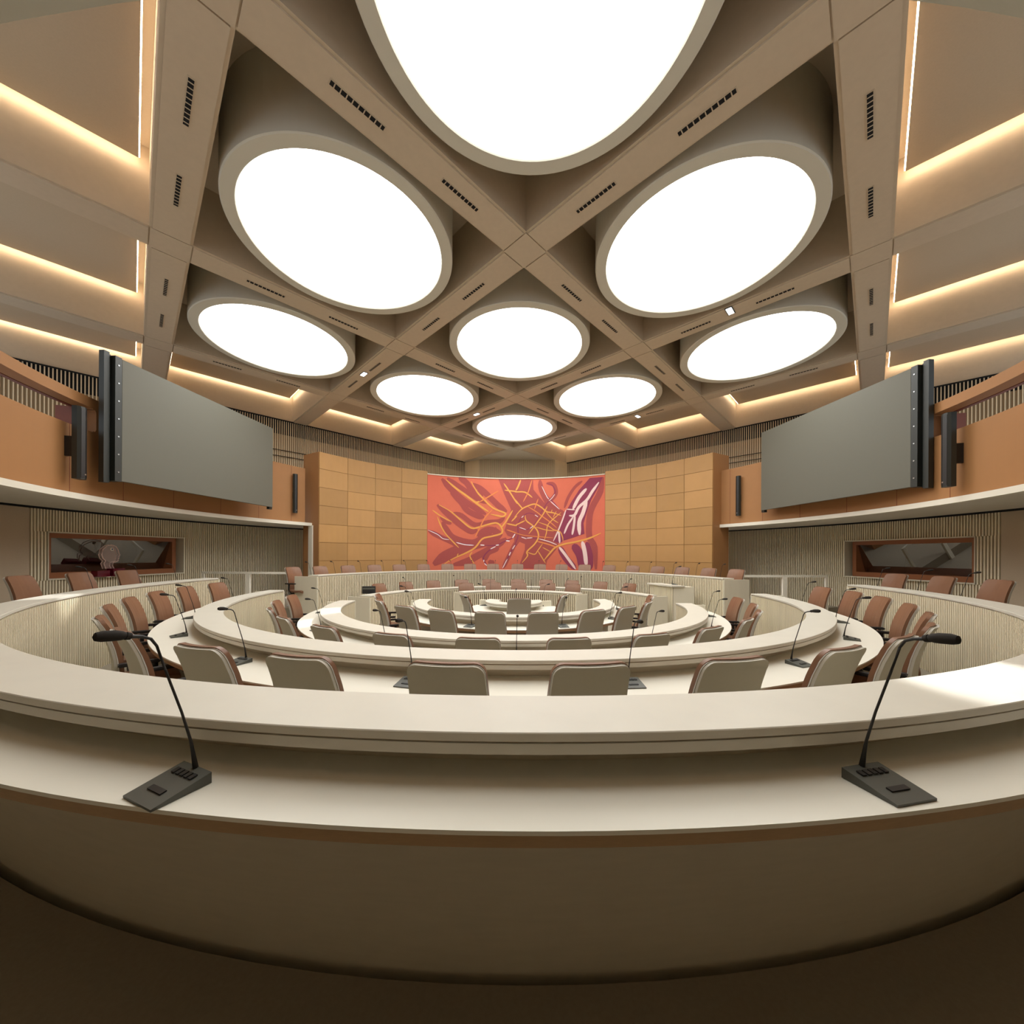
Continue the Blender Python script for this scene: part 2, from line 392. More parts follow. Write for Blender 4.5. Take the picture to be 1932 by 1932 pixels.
bpy.context.view_layer.update()
for k,g,e,sz in ((0,(-5.87,-3.4,1.336),2200,6),(3,(2.03,-6.31,1.336),3500,7),(1,(-3.3,-1.6,.892),2500,6)):
    t=SPT[k]; ld=bpy.data.lights.new('light_beam','SPOT'); ld.energy=e; ld.spot_size=R_(sz); ld.spot_blend=.6; ld.shadow_soft_size=.03
    lo=bpy.data.objects.new('light_beam',ld); COL.objects.link(lo); lo.parent=t; lo.location=(0,0,-.04)
    d=Vector(g)-t.location; lo.rotation_euler=(t.matrix_world.to_3x3().inverted()@d).to_track_quat('-Z','Y').to_euler()
# ================================================================ TAPESTRY
TAP=[('S',0.239,[(-22.66,4.844),(-20.45,4.549),(-17.53,4.23),(-14.41,3.946),(-11.63,3.741),(-8.3,3.511)]),('S',0.217,[(-20.95,4.881),(-17.86,4.63),(-14.39,4.374),(-10.91,4.13),(-7.76,3.965)]),('S',0.239,[(-17.15,4.932),(-14.73,4.756),(-12.65,4.424),(-9.15,4.264)]),('S',0.239,[(-12.64,4.725),(-9.49,4.479),(-6.52,4.141),(-3.89,3.84),(-1.42,3.624)]),('S',0.239,[(-19.77,4.322),(-16.5,3.98),(-14.42,3.647),(-10.94,3.441),(-8.83,3.402)]),('S',0.239,[(-24.07,3.812),(-21.34,3.535),(-18.6,3.25),(-15.32,2.961),(-13.06,2.815),(-10.96,2.86)]),('S',0.195,[(-18.94,3.524),(-16.17,3.428),(-11.83,3.074),(-7.44,3.187),(-3.91,3.233),(-2.14,3.407)]),('S',0.13,[(-23.06,3.359),(-21.36,3.157),(-19.47,3.1)]),('S',0.239,[(-22.39,3.153),(-21.03,2.843),(-18.63,2.531),(-12.73,2.365),(-9.22,2.581),(-4.8,2.972)]),('S',0.195,[(-26.82,2.786),(-23.09,2.566),(-19.67,2.382),(-17.26,2.214)]),('S',0.412,[(-25.18,1.486),(-21.41,1.814),(-16.22,2.108),(-10.98,2.322),(-6.58,2.474),(-3.05,2.755)]),('S',0.282,[(-18.84,1.474),(-14.5,1.595),(-11.0,1.827),(-7.48,2.063),(-3.95,2.322),(-1.47,2.538)]),('S',0.26,[(-10.97,2.602),(-8.33,2.862),(-5.69,2.864),(-3.05,2.647)]),('S',0.26,[(-8.9,1.632),(-7.48,1.976),(-3.95,2.148)]),('S',0.195,[(-7.5,1.587),(-5.39,1.542)]),('S',0.173,[(1.96,2.471),(-0.43,1.886),(-2.57,1.322)]),('S',0.0,[(-4.2,4.936),(2.16,4.926),(2.07,2.536),(-1.11,2.646),(-2.16,2.864),(-0.01,3.711),(-2.45,4.384)]),('S',0.0,[(1.19,4.938),(7.18,4.925),(7.34,4.524),(10.84,3.993),(16.93,3.667),(17.63,3.578),(15.16,2.776),(15.49,2.304),(14.78,2.091),(11.97,1.663),(11.26,1.318),(2.46,1.319),(4.6,2.1),(4.61,2.317),(2.85,2.405),(1.07,2.102)]),('S',0.195,[(9.47,4.905),(9.98,4.471),(12.41,3.922),(16.06,3.628)]),('S',0.163,[(11.57,4.766),(13.84,4.71),(14.7,4.448),(14.17,4.236),(11.71,3.946)]),('S',0.119,[(23.18,4.785),(20.77,4.554),(18.69,4.167),(17.46,3.749)]),('S',0.239,[(29.62,4.876),(28.93,4.331),(26.38,3.735),(25.51,3.326),(25.48,2.598),(27.16,2.18),(27.63,1.333)]),('P',0.0,[(29.62,4.876),(28.26,4.482),(26.05,4.028),(24.67,3.539),(23.63,3.127),(23.96,2.708),(17.23,2.451),(16.01,2.346),(13.93,2.435),(17.8,3.577),(19.54,3.95),(22.14,4.437),(25.57,4.884)]),('P',0.26,[(16.01,2.196),(17.9,1.769),(21.16,1.325)]),('P',0.325,[(20.34,2.296),(22.56,1.872),(23.39,1.327)]),('P',0.217,[(24.63,2.392),(25.79,1.871),(25.94,1.331)]),('K',0.13,[(24.54,4.479),(22.13,4.143),(20.22,3.692)]),('K',0.108,[(28.44,4.686),(26.4,4.357),(24.69,4.039),(22.12,3.765),(20.73,3.457),(19.0,3.444)]),('K',0.152,[(24.69,4.039),(23.48,3.547),(22.26,3.175),(22.42,2.671)]),('K',0.163,[(23.26,2.417),(24.1,1.976),(24.59,1.475)]),('K',0.076,[(20.38,3.395),(18.64,3.085),(17.42,2.727)]),('K',0.087,[(20.9,3.456),(20.54,3.035),(20.01,2.678)]),('K',0.108,[(15.83,2.197),(17.9,1.875),(21.16,1.325)]),('K',0.054,[(17.98,3.683),(16.92,3.304),(15.51,2.86),(13.93,2.435)]),('K',0.076,[(15.69,2.838),(16.01,2.346)]),('K',0.043,[(18.15,3.703),(20.91,3.667)]),('P',0.048,[(-26.98,2.826),(-23.94,2.69),(-22.24,2.526),(-20.18,2.487)]),('P',0.048,[(-8.7,2.258),(-5.01,2.257),(-1.65,2.451),(0.48,2.559),(1.72,2.753)]),('P',0.056,[(-5.18,2.214),(-7.83,1.977),(-9.07,1.718),(-7.85,1.458)]),('P',0.048,[(1.95,2.319),(0.46,2.102),(-0.79,1.799),(-2.75,1.323)]),('P',0.039,[(-17.95,2.373),(-15.17,2.3),(-12.21,2.268)]),('P',0.039,[(11.57,4.755),(13.32,4.692),(14.36,4.493),(14.17,4.301),(11.71,3.946),(10.48,3.714),(9.41,3.501)]),('P',0.039,[(9.99,4.687),(11.72,4.269),(13.47,4.047),(15.89,3.714)]),('P',0.039,[(9.24,3.436),(6.95,3.55),(5.19,3.553),(3.42,3.382),(2.53,3.187),(2.17,3.014),(4.99,2.902),(7.29,3.072),(9.06,3.393)]),('P',0.048,[(2.17,2.992),(2.33,2.644),(1.08,2.232)]),('P',0.039,[(3.39,2.578),(7.27,2.553),(9.55,2.528)]),('Y',0.082,[(-21.29,4.815),(-18.55,4.541),(-15.09,4.263),(-11.79,3.977),(-9.17,3.747),(-7.42,3.62)]),('Y',0.069,[(-13.16,4.808),(-11.25,4.408),(-9.16,4.135),(-6.0,3.773),(-2.13,3.581),(-1.96,3.494),(-2.84,3.428),(-4.78,3.471),(-6.72,3.513)]),('Y',0.065,[(-11.79,3.955),(-10.39,4.024)]),('Y',0.065,[(-23.56,3.815),(-19.62,3.563),(-16.18,3.215),(-13.06,2.943),(-10.43,2.99),(-5.15,3.167),(-3.21,2.994),(-3.05,2.755),(-6.23,2.625),(-9.39,2.517),(-11.69,2.172),(-14.49,1.958),(-18.66,1.727),(-21.77,1.5)]),('Y',0.048,[(-25.6,3.595),(-22.72,3.361),(-19.3,3.164)]),('Y',0.048,[(-24.0,3.345),(-23.07,3.046),(-21.38,2.695),(-18.98,2.383),(-17.09,2.15)]),('Y',0.048,[(-12.74,1.979),(-13.45,1.808),(-12.06,1.506)]),('Y',0.061,[(0.52,3.689),(-1.44,3.276),(-3.21,2.973)]),('Y',0.048,[(2.0,3.47),(0.15,3.232)]),('Y',0.054,[(-1.44,3.146),(1.98,3.057)]),('Y',0.054,[(-2.44,4.775),(-0.33,4.406),(2.01,3.948)]),('Y',0.048,[(-2.18,4.503),(2.03,4.448)]),('Y',0.035,[(-17.27,1.917),(-17.62,1.811)]),('O',0.052,[(-4.21,4.469),(-7.39,4.226),(-10.39,4.002)]),('O',0.048,[(-6.18,3.708),(-8.66,3.359),(-10.25,2.969),(-11.85,2.58)]),('O',0.043,[(-1.45,2.896),(1.97,2.753)]),('Y',0.052,[(1.17,4.427),(4.52,4.422),(6.98,4.2)]),('Y',0.065,[(3.13,4.924),(2.23,4.643),(1.52,4.492)]),('Y',0.052,[(1.15,4.144),(2.56,3.926),(3.79,3.751)]),('Y',0.052,[(1.13,3.406),(3.26,3.708),(5.38,3.856),(7.85,3.937),(9.95,3.802),(11.7,3.623),(13.8,3.573),(16.41,3.456)]),('Y',0.056,[(4.66,3.489),(5.0,3.271),(7.29,3.051),(8.69,2.854),(9.03,2.594),(7.78,2.314),(5.31,2.012),(5.48,1.839),(3.7,1.557)]),('Y',0.048,[(1.11,3.058),(4.65,3.272)]),('Y',0.048,[(11.88,3.838),(10.64,3.54),(9.05,3.264),(7.28,2.964),(5.86,2.728)]),('Y',0.039,[(16.41,3.584),(13.44,3.274),(12.03,3.062),(11.67,2.783),(10.95,2.461)]),('Y',0.03,[(14.85,3.633),(13.79,3.38)]),('Y',0.026,[(13.45,3.703),(13.27,3.596)]),('Y',0.035,[(11.52,3.602),(13.44,3.338),(15.52,3.16)]),('Y',0.039,[(9.05,3.199),(12.03,3.062),(14.12,2.885),(16.03,2.816),(16.89,2.6),(17.06,2.43)]),('Y',0.035,[(8.16,3.006),(11.32,2.892),(14.12,2.842)]),('Y',0.069,[(29.2,2.729),(25.48,2.536),(21.2,2.4),(17.75,2.322),(14.79,2.198),(13.03,1.985),(10.92,1.663)]),('Y',0.039,[(10.42,2.332),(8.83,2.053),(7.77,1.902),(5.31,1.991)]),('Y',0.039,[(8.83,2.053),(11.44,1.534)]),('Y',0.03,[(10.42,2.181),(13.04,2.007)]),('O',0.043,[(6.83,4.915),(5.58,4.42),(3.97,4.033)]),('O',0.043,[(8.91,4.151),(7.66,3.721)]),('O',0.039,[(5.55,3.834),(8.19,3.634),(10.29,3.434),(12.73,3.211),(14.99,2.969)]),('O',0.03,[(1.1,2.776),(4.63,2.664),(9.03,2.615),(13.93,2.564)]),('O',0.052,[(8.67,2.421),(11.65,2.331),(14.79,2.198)]),('W',0.026,[(-26.99,2.816),(-23.94,2.658),(-22.24,2.501),(-20.18,2.462)]),('W',0.035,[(-17.95,2.362),(-15.17,2.274),(-12.21,2.253)]),('W',0.043,[(-10.11,2.268),(-8.7,2.258)]),('W',0.039,[(-5.01,2.257),(-3.95,2.278)]),('W',0.048,[(-1.65,2.451),(-0.41,2.429)]),('W',0.043,[(0.48,2.559),(1.37,2.732)]),('W',0.035,[(-6.77,2.106),(-5.01,2.214)]),('W',0.035,[(-8.9,1.675),(-8.9,1.588)]),('W',0.035,[(-8.73,1.524),(-7.86,1.436)]),('W',0.03,[(1.35,2.276),(0.46,2.102)]),('W',0.039,[(-0.08,1.994),(-0.61,1.842)]),('W',0.03,[(-1.15,1.712),(-2.75,1.323)]),('W',0.026,[(10.07,4.654),(11.72,4.237),(12.42,4.127)]),('W',0.026,[(12.85,4.049),(15.89,3.703)]),('W',0.026,[(8.88,3.415),(7.83,3.504)]),('W',0.026,[(7.29,3.051),(6.22,2.944)]),('W',0.026,[(2.7,2.992),(4.99,2.902)]),('W',0.026,[(3.42,3.382),(4.13,3.468)]),('W',0.03,[(3.39,2.6),(5.15,2.533)]),('W',0.03,[(5.15,2.555),(7.09,2.574)]),('W',0.03,[(9.2,2.528),(12.53,2.416),(15.14,2.283)]),('W',0.022,[(14.35,4.321),(13.47,4.175),(12.42,4.051)])]
def slice_poly(poly,step=1.0):
    a0=min(p[0] for p in poly); a1=max(p[0] for p in poly); out=[]; k=math.floor(a0/step)
    while k*step<a1:
        q=clip(clip(poly,-1,0,-k*step),1,0,(k+1)*step)
        if len(q)>2: out.append(q)
        k+=1
    return out
def tapestry():
    A0,A1,Z0,Z1=-27.15,30.35,1.25,4.955
    bm=bmesh.new(); sweep(bm,rect(7.07,7.105,Z0,Z1),A0,A1,1.0)
    cols=['B','S','P','K','Y','O','W']; lay={'S':1,'P':2,'K':3,'Y':5,'O':6,'W':7}; ka=R_(1)*7.05
    def put(poly,c,extra=0):
        poly=clip(clip(clip(clip(poly,-1,0,-A0-.03),1,0,A1-.03),0,-1,-Z0),0,1,Z1-.01)
        if len(poly)<3: return
        for q in slice_poly(poly):
            try: f=bm.faces.new([bm.verts.new(P(7.068-lay[c]*.0015-extra,a,z)) for a,z in q]); f.material_index=cols.index(c)
            except Exception: pass
    for n,(c,w,pts) in enumerate(TAP):
        if w==0: put(pts,c); continue
        q=[Vector((a*ka,z)) for a,z in pts]; m=len(q); Lh=[];Rh=[]
        # resample with Catmull-Rom for flowing strokes
        qq=[]
        for i in range(m-1):
            p0=q[max(i-1,0)];p1=q[i];p2=q[i+1];p3=q[min(i+2,m-1)]
            for s in range(4):
                t=s/4; qq.append(.5*((2*p1)+(p2-p0)*t+(2*p0-5*p1+4*p2-p3)*t*t+(3*p1-p0-3*p2+p3)*t**3))
        qq.append(q[-1]); m=len(qq)
        for i,p in enumerate(qq):
            d=(qq[min(i+1,m-1)]-qq[max(i-1,0)]); d=d/max(d.length,1e-6); nn=Vector((-d.y,d.x))
            t=i/(m-1); tp=min(1,.35+4*t,.35+4*(1-t)); h=w/2*tp
            Lh.append(p+nn*h);Rh.append(p-nn*h)
        for i in range(m-1): put([(v.x/ka,v.y) for v in (Lh[i],Lh[i+1],Rh[i+1],Rh[i])],c,(n%7)*.00012)
    o=obj('tapestry',bm,[CLOTH[c] for c in cols],recalc=False)
    tag(o,'wide salmon red tapestry with yellow and plum line drawing on the curved back wall','tapestry')
tapestry()
# ================================================================ DESKS
def desk(label,ri,ro,L,rw,fz,lowz,a0,a1,back=False,endpanel=True,pitch=.043):
    t=empty('curved_desk'); tag(t,label,'desk')
    W=L-.154
    bm=bmesh.new()
    sweep(bm,[(ri-.012,L-.028),(ro,L-.028),(ro,L-.003),(ro-.003,L),(ri-.009,L),(ri-.012,L-.003)],a0,a1,1.0)
    sweep(bm,rect(ri+.01,ro-.014,L-.036,L-.028),a0,a1,1.0,mi=1)
    sweep(bm,rect(ri+.01,ro-.004,L-.070,L-.036),a0,a1,1.0)
    obj('ledge',bm,[ASH,EDGE],t)
    bm=bmesh.new(); slats_arc(bm,ri+.022,a0,a1,lowz,L-.045,pitch,.026,.46)
    obj('slatted_front',bm,[SLAT,SLATB],t)
    bm=bmesh.new(); sweep(bm,rect(ri+.043,ro-.13,lowz,L-.070),a0,a1,1.0); obj('back_panel',bm,ASHE,t)
    bm=bmesh.new(); sweep(bm,rect(ro-.129,rw,W-.012,W),a0,a1,1.0,mi=0); sweep(bm,rect(ro-.129,rw-.003,W-.045,W-.012),a0,a1,1.0,mi=1)
    obj('worktop',bm,[TOP,EDGE],t)
    for e,sg in ((a0,-1),(a1,1)):
        bm=bmesh.new(); da=.03/ri*57.3
        if back: sweep(bm,rect(ri-.004,rw+.04,lowz,L-.035),e,e+sg*da,9)
        else:
            sweep(bm,rect(ri-.004,ro-.13,lowz,L-.032),e,e+sg*da,9); sweep(bm,rect(ro-.13,rw-.05,W-.3,L-.035),e,e+sg*da,9)
        obj('end_panel',bm,PANEL,t)
    return t
desk('nearest and widest curved desk, sweeping across the foreground and round both sides',6.55,6.84,1.336,7.04,FA,FB,97.5,272.6)
desk('second curved desk, with two grey chairs in the middle in front of its worktop',4.95,5.24,1.101,5.63,FB,FC,94.1,270.4)
desk('third curved desk from the foreground, one step lower than the second',3.40,3.71,.892,4.04,FC,FC,95.0,269.6)
desk('fourth curved desk, small half ring around the innermost table',1.83,2.10,.892,2.36,FC,FC,80.0,277)
desk('smallest curved desk at the very centre of the rings',.33,.61,.892,.95,FC,FC,72,300)
desk('longest rear desk with slatted front, before the tapestry wall',5.16,5.45,1.336,5.82,FA,FC,-73.5,80.0,back=True,pitch=.055)
desk('middle rear desk with slatted front, holding the small monitor',3.50,3.79,.892,4.05,FC,FC,-76,71.5,back=True,pitch=.055)
desk('shortest rear desk with slatted front, facing the central table',2.20,2.49,.892,2.62,FC,FC,-36,47.5,back=True,pitch=.055)
# ================================================================ CHAIRS
def surf(bm,z0,z1,wf,yf,o0,o1,nx=16,nz=30,rc=.055,crown=.020):
    """upright padded slab following profile yf, between offsets o0 (back) and o1 (front)"""
    def row(off):
        rows=[]
        for j in range(nz+1):
            t=j/nz
            if t>.7: t=.7+.3*math.sin((t-.7)/.3*math.pi/2)
            z=z0+(z1-z0)*t; w=wf(z); k=(z-(z1-rc))/rc
            if k>0: w-=rc*(1-math.sqrt(max(0,1-k*k)))
            k=(z0+rc*.7-z)/(rc*.7)
            if k>0: w-=rc*.6*(1-math.sqrt(max(0,1-k*k)))
            rows.append([bm.verts.new((s*w,yf(z)+off+crown*abs(s)**2.2,z)) for s in [2*i/nx-1 for i in range(nx+1)]])
        return rows
    A,B=row(o0),row(o1)
    for j in range(nz):
        for i in range(nx):
            bm.faces.new((A[j][i],A[j][i+1],A[j+1][i+1],A[j+1][i])); bm.faces.new((B[j][i],B[j+1][i],B[j+1][i+1],B[j][i+1]))
        for i in (0,nx): bm.faces.new((A[j][i],A[j+1][i],B[j+1][i],B[j][i]))
    for j in (0,nz):
        for i in range(nx): bm.faces.new((A[j][i],A[j][i+1],B[j][i+1],B[j][i]))
YP=[(.30,-.190),(.40,-.180),(.50,-.174),(.60,-.174),(.70,-.182),(.80,-.200),(.90,-.228),(1.0,-.266),(1.1,-.318)]
def yprof(z):
    z=min(max(z,.3),1.099)
    for (a,p),(b,q_) in zip(YP,YP[1:]):
        if z<=b: return p+(q_-p)*(z-a)/(b-a)
def wprof(z):
    t=(z-.36)/.72; return .240-.026*max(0,t-.1)/.9-.02*max(0,.15-t)/.15
def chair():
    t=empty('swivel_chair')
    bm=bmesh.new(); surf(bm,.36,1.068,wprof,yprof,-.022,0); o=obj('back_shell',bm,SHELL,t,smooth=True)
    bm=bmesh.new(); surf(bm,.37,1.072,lambda z:wprof(z)+.003,yprof,.0005,.007); obj('shell_rim',bm,RIM,o,smooth=True)
    bm=bmesh.new(); surf(bm,.45,1.08,lambda z:wprof(z)+.004,yprof,.008,.038,rc=.06)
    for v in bm.verts:      # stitched pleats in the leather
        if v.co.y>yprof(v.co.z)+.03 and .6<v.co.z<1.06: v.co.y-=.006*math.exp(-((abs(v.co.x)-.035)/.014)**2)*(1 if v.co.z>.7 else .5)
    obj('backrest',bm,LEATH,t,smooth=True)
    bm=bmesh.new(); n=10; rows=[]
    for lay in (0,1):
        for i in range(n+1):
            y=-.2+.47*i/n; w=.235+.012*math.sin(math.pi*i/n); z=(.495 if lay else .435)-(.03*(max(0,i/n-.75)/.25)**2)+.01*math.cos(i/n*6)
            rows.append([bm.verts.new((s*w*(1 if abs(s)<.9 else .98),y,z-(.012*abs(s)**6 if lay else -.008*abs(s)**6))) for s in (-1,-.85,-.5,0,.5,.85,1)])
    m=n+1
    for i in range(n):
        for k in range(6):
            bm.faces.new((rows[i][k],rows[i][k+1],rows[i+1][k+1],rows[i+1][k])); bm.faces.new((rows[m+i][k],rows[m+i+1][k],rows[m+i+1][k+1],rows[m+i][k+1]))
        for k in (0,6): bm.faces.new((rows[i][k],rows[i+1][k],rows[m+i+1][k],rows[m+i][k]))
    for i in (0,n):
        for k in range(6): bm.faces.new((rows[i][k],rows[i][k+1],rows[m+i][k+1],rows[m+i][k]))
    obj('seat',bm,LEATH,t,smooth=True)
    for s in (-1,1):
        bm=bmesh.new(); x=s*.285
        v=[(x-.04,-.16,.645),(x+.04,-.16,.645),(x+.035,.12,.645),(x-.035,.12,.645)]
        hexa(bm,v+[(a,b,.675) for a,b,_ in v]); tube(bm,[(x,-.06,.65),(x,-.07,.5),(x-s*.06,-.06,.41),(x-s*.2,-.03,.405)],[.022,.02,.02,.02],6)
        bmesh.ops.bevel(bm,geom=[e for e in bm.edges if e.calc_length()>.06 and abs(e.verts[0].co.z-e.verts[1].co.z)<.001 and e.verts[0].co.z>.64],offset=.008,segments=2,affect='EDGES')
        obj('armrest',bm,BLK,t,smooth=True)
    bm=bmesh.new(); tube(bm,[(0,0,.09),(0,0,.25),(0,0,.251),(0,0,.41)],[.032,.032,.02,.02],12); box(bm,(0,0,.415),(.22,.2,.035)); obj('gas_column',bm,BLK,t)
    bm=bmesh.new(); ba=[]
    for k in range(5):
        a=R_(18+72*k); dx,dy=math.cos(a),math.sin(a); tube(bm,[(dx*.02,dy*.02,.11),(dx*.16,dy*.16,.10),(dx*.31,dy*.31,.075)],[.028,.02,.014],8); ba.append((dx*.31,dy*.31,a))
    st=obj('star_base',bm,CHROME,t,smooth=True)
    return t,st,ba
CH,ST,BA=chair()
cm=None
for x,y,a in BA:
    if cm is None:
        bm=bmesh.new()
        for o_ in (-.014,.014): bmesh.ops.create_cone(bm,cap_ends=True,segments=14,radius1=.03,radius2=.03,depth=.016,matrix=Matrix.Translation((0,o_,0))@Matrix.Rotation(R_(90),4,'X'))
        box(bm,(0,0,.028),(.02,.03,.03)); c=obj('caster',bm,BLK,ST); cm=c
    else: c=cm.copy(); COL.objects.link(c); c.parent=ST
    c.location=(x,y,.03); c.rotation_euler=(0,0,a+.4)
first=[True]
def place_chair(R,a,z,label,group,base=True,turn=0):
    """R = radius of the top of the backrest; the chair faces the ring centre"""
    if first[0]: t=CH; first[0]=False
    else:
        t=copy_tree(CH)
        if not base:
            for ch in list(t.children):
                if ch.name.startswith('star_base'):
                    for g in list(ch.children): bpy.data.objects.remove(g)
    t.location=P(R-.30,a,z); t.rotation_euler=(0,0,R_(180-a+turn)); tag(t,label,'chair',group)
rj=random.Random(3)
def row(name,R,z,angs,group,desc,base=True):
    n=len(angs)
    for i,a in enumerate(angs):
        if n==1: pos='the only one there'
        elif i==0: pos='first from the left end'
        elif i==n-1: pos='last, at the right end'
        else: pos=ORD[i]+' from the left end'
        place_chair(R,a,z,desc+', '+pos,group,base,rj.uniform(-3,3))
# front rows are listed clockwise as seen: left far end, near middle, right far end
row('B',6.0,FB,[-95.3,-104,-112.3,-120.8,-129.3,-139.5,-148.8,-159.1,-166.9,-175.5,177.0,168.5,160,151.8,143.6,134.4,125.5,116.5,108.3,99.8],'chairs along the second curved desk','brown leather chair with grey shell between nearest and second desk')
row('C',4.43,FC,[-100,-112,-124.5,-137,-150,-162.6,-174.3,173.8,162,150.4,138,126,114.5,102.5],'chairs along the third curved desk','leather chair with grey shell between second and third desk')
row('D',2.83,FC,[-101,-121,-141,-156.6,-172.2,172.1,156.3,140.8,124,103],'chairs along the fourth curved desk','leather chair with grey shell between third and fourth desk')
row('E',1.16,FC,[-115,175.5,114],'chairs around the smallest desk','grey backed chair at the smallest central desk')
row('Db',2.83,FC,[-28,-11.3,4.3,21.8,37.5],'chairs behind the shortest rear desk','leather chair facing forward behind the shortest rear desk',False)
row('Cb',4.27,FC,[-59.6,-47.4,-35.1,-22.5,-10.1,2.9,15.6,27.2,40.0,52.8],'chairs behind the middle rear desk','leather chair facing forward behind the middle rear desk',False)
row('Ab',6.15,FA,[-72.2,-64.3,-55.8,-47.4,-39.1,-30.8,-22.7,-14.6,-6.5,2.2,10.3,18.1,26.2,34.5,42.5,50.5,58.3,66.3,74.5],'chairs behind the longest rear desk','leather chair before the back wall behind the longest rear desk',False)
row('Al',7.9,FA,[-107,-99.7,-92.9],'chairs under the left booth window','brown leather chair on the upper tier below the left window')
row('Ar',7.9,FA,[93.6,100.3,107.3],'chairs under the right booth window','brown leather chair on the upper tier below the right window')
# ================================================================ MICROPHONES
def mic():
    t=empty('microphone')
    bm=bmesh.new(); w=.075; v=[(-w,-.01,.001),(w,-.01,.001),(w,-.155,.001),(-w,-.155,.001),(-w,-.01,.034),(w,-.01,.034),(w,-.155,.008),(-w,-.155,.008)]
    hexa(bm,[Vector(p) for p in v]); c=obj('console',bm,CONS,t)
    bm=bmesh.new()
    for k in range(5): box(bm,(-.044+k*.022,-.045,.031),(.016,.02,.004),Matrix.Rotation(R_(10),3,'X'))
    box(bm,(0,-.11,.0185),(.07,.016,.004),Matrix.Rotation(R_(10),3,'X')); obj('button_row',bm,BLK,c)
    bm=bmesh.new(); pts=[(0,-.014,.02),(0,-.022,.08),(0,-.028,.12),(0,-.052,.22),(0,-.092,.36),(0,-.112,.435),(0,-.125,.458),(0,-.145,.468),(0,-.172,.474)]
    tube(bm,pts,[.009,.0055,.0042,.0036,.0034,.0036,.004,.0045,.0055],8); obj('gooseneck',bm,MICM,t,smooth=True)
    bm=bmesh.new(); tube(bm,[(0,-.168,.474),(0,-.178,.477)],[.0095,.011],12); tube(bm,[(0,-.178,.477),(0,-.186,.479),(0,-.20,.482),(0,-.225,.485),(0,-.237,.486),(0,-.241,.4865)],[.009,.0125,.0145,.0145,.011,.003],12)
    obj('foam_head',bm,FOAM,t,smooth=True)
    return t
MIC=mic(); mf=[True]
def place_mic(ro,a,wz,label,group,turn=0):
    if mf[0]: t=MIC; mf[0]=False
    else: t=copy_tree(MIC)
    t.location=P(ro+.055,a,wz); t.rotation_euler=(0,0,R_(180-a+turn)); tag(t,label,'microphone',group)
rm=random.Random(11)
def mics(ro,wz,angs,desc,group,jit=8):
    n=len(angs)
    for i,a in enumerate(angs):
        pos='first from the left' if i==0 else ('last on the right' if i==n-1 else ORD[i]+' from the left')
        place_mic(ro,a,wz,desc+', '+pos,group,rm.uniform(-jit,jit))
mics(6.84,1.182,[-108,-99.5,-92.4],'black gooseneck microphone on the upper tier near the left window','microphones on the nearest desk, left arm')
place_mic(6.83,-170.75,1.182,'large black gooseneck microphone in the left foreground','foreground microphones',-15)
place_mic(6.81,171.65,1.182,'large black gooseneck microphone in the right foreground','foreground microphones',3)
mics(6.84,1.182,[99.0,106.2,113.5],'black gooseneck microphone on the upper tier near the right window','microphones on the nearest desk, right arm')
mics(5.24,.947,[-101.5,-119,-134.5,-153,-171,171.8,153.6,136,121.5,105.5],'black gooseneck microphone on the second desk','microphones on the second desk')
mics(3.71,.738,[-101,-129,-154.5,-179.5,154.2,125.8,106],'black gooseneck microphone on the third desk','microphones on the third desk')
mics(2.10,.738,[-97,-125,-161,160,128,96],'black gooseneck microphone on the fourth desk','microphones on the fourth desk')
mics(.61,.738,[-62,178,66],'black gooseneck microphone on the smallest central desk','microphones on the smallest desk')
mics(5.45,1.182,[-71.7,-63.6,-54.8,-47.0,-38.9,-30.7,-22.4,-14.5,-6.0,2.2,10.2,18.1,33.9,42.3,50.6,58.6,66.5,74.5],'thin microphone on the longest rear desk before the back wall','microphones on the longest rear desk')
mics(3.79,.738,[-50.5,-26.9,-14.5,10.1,32.5,55.0],'thin microphone on the middle rear desk','microphones on the middle rear desk')
mics(2.49,.738,[-13.8,12.1,34.5],'thin microphone on the shortest rear desk','microphones on the shortest rear desk')
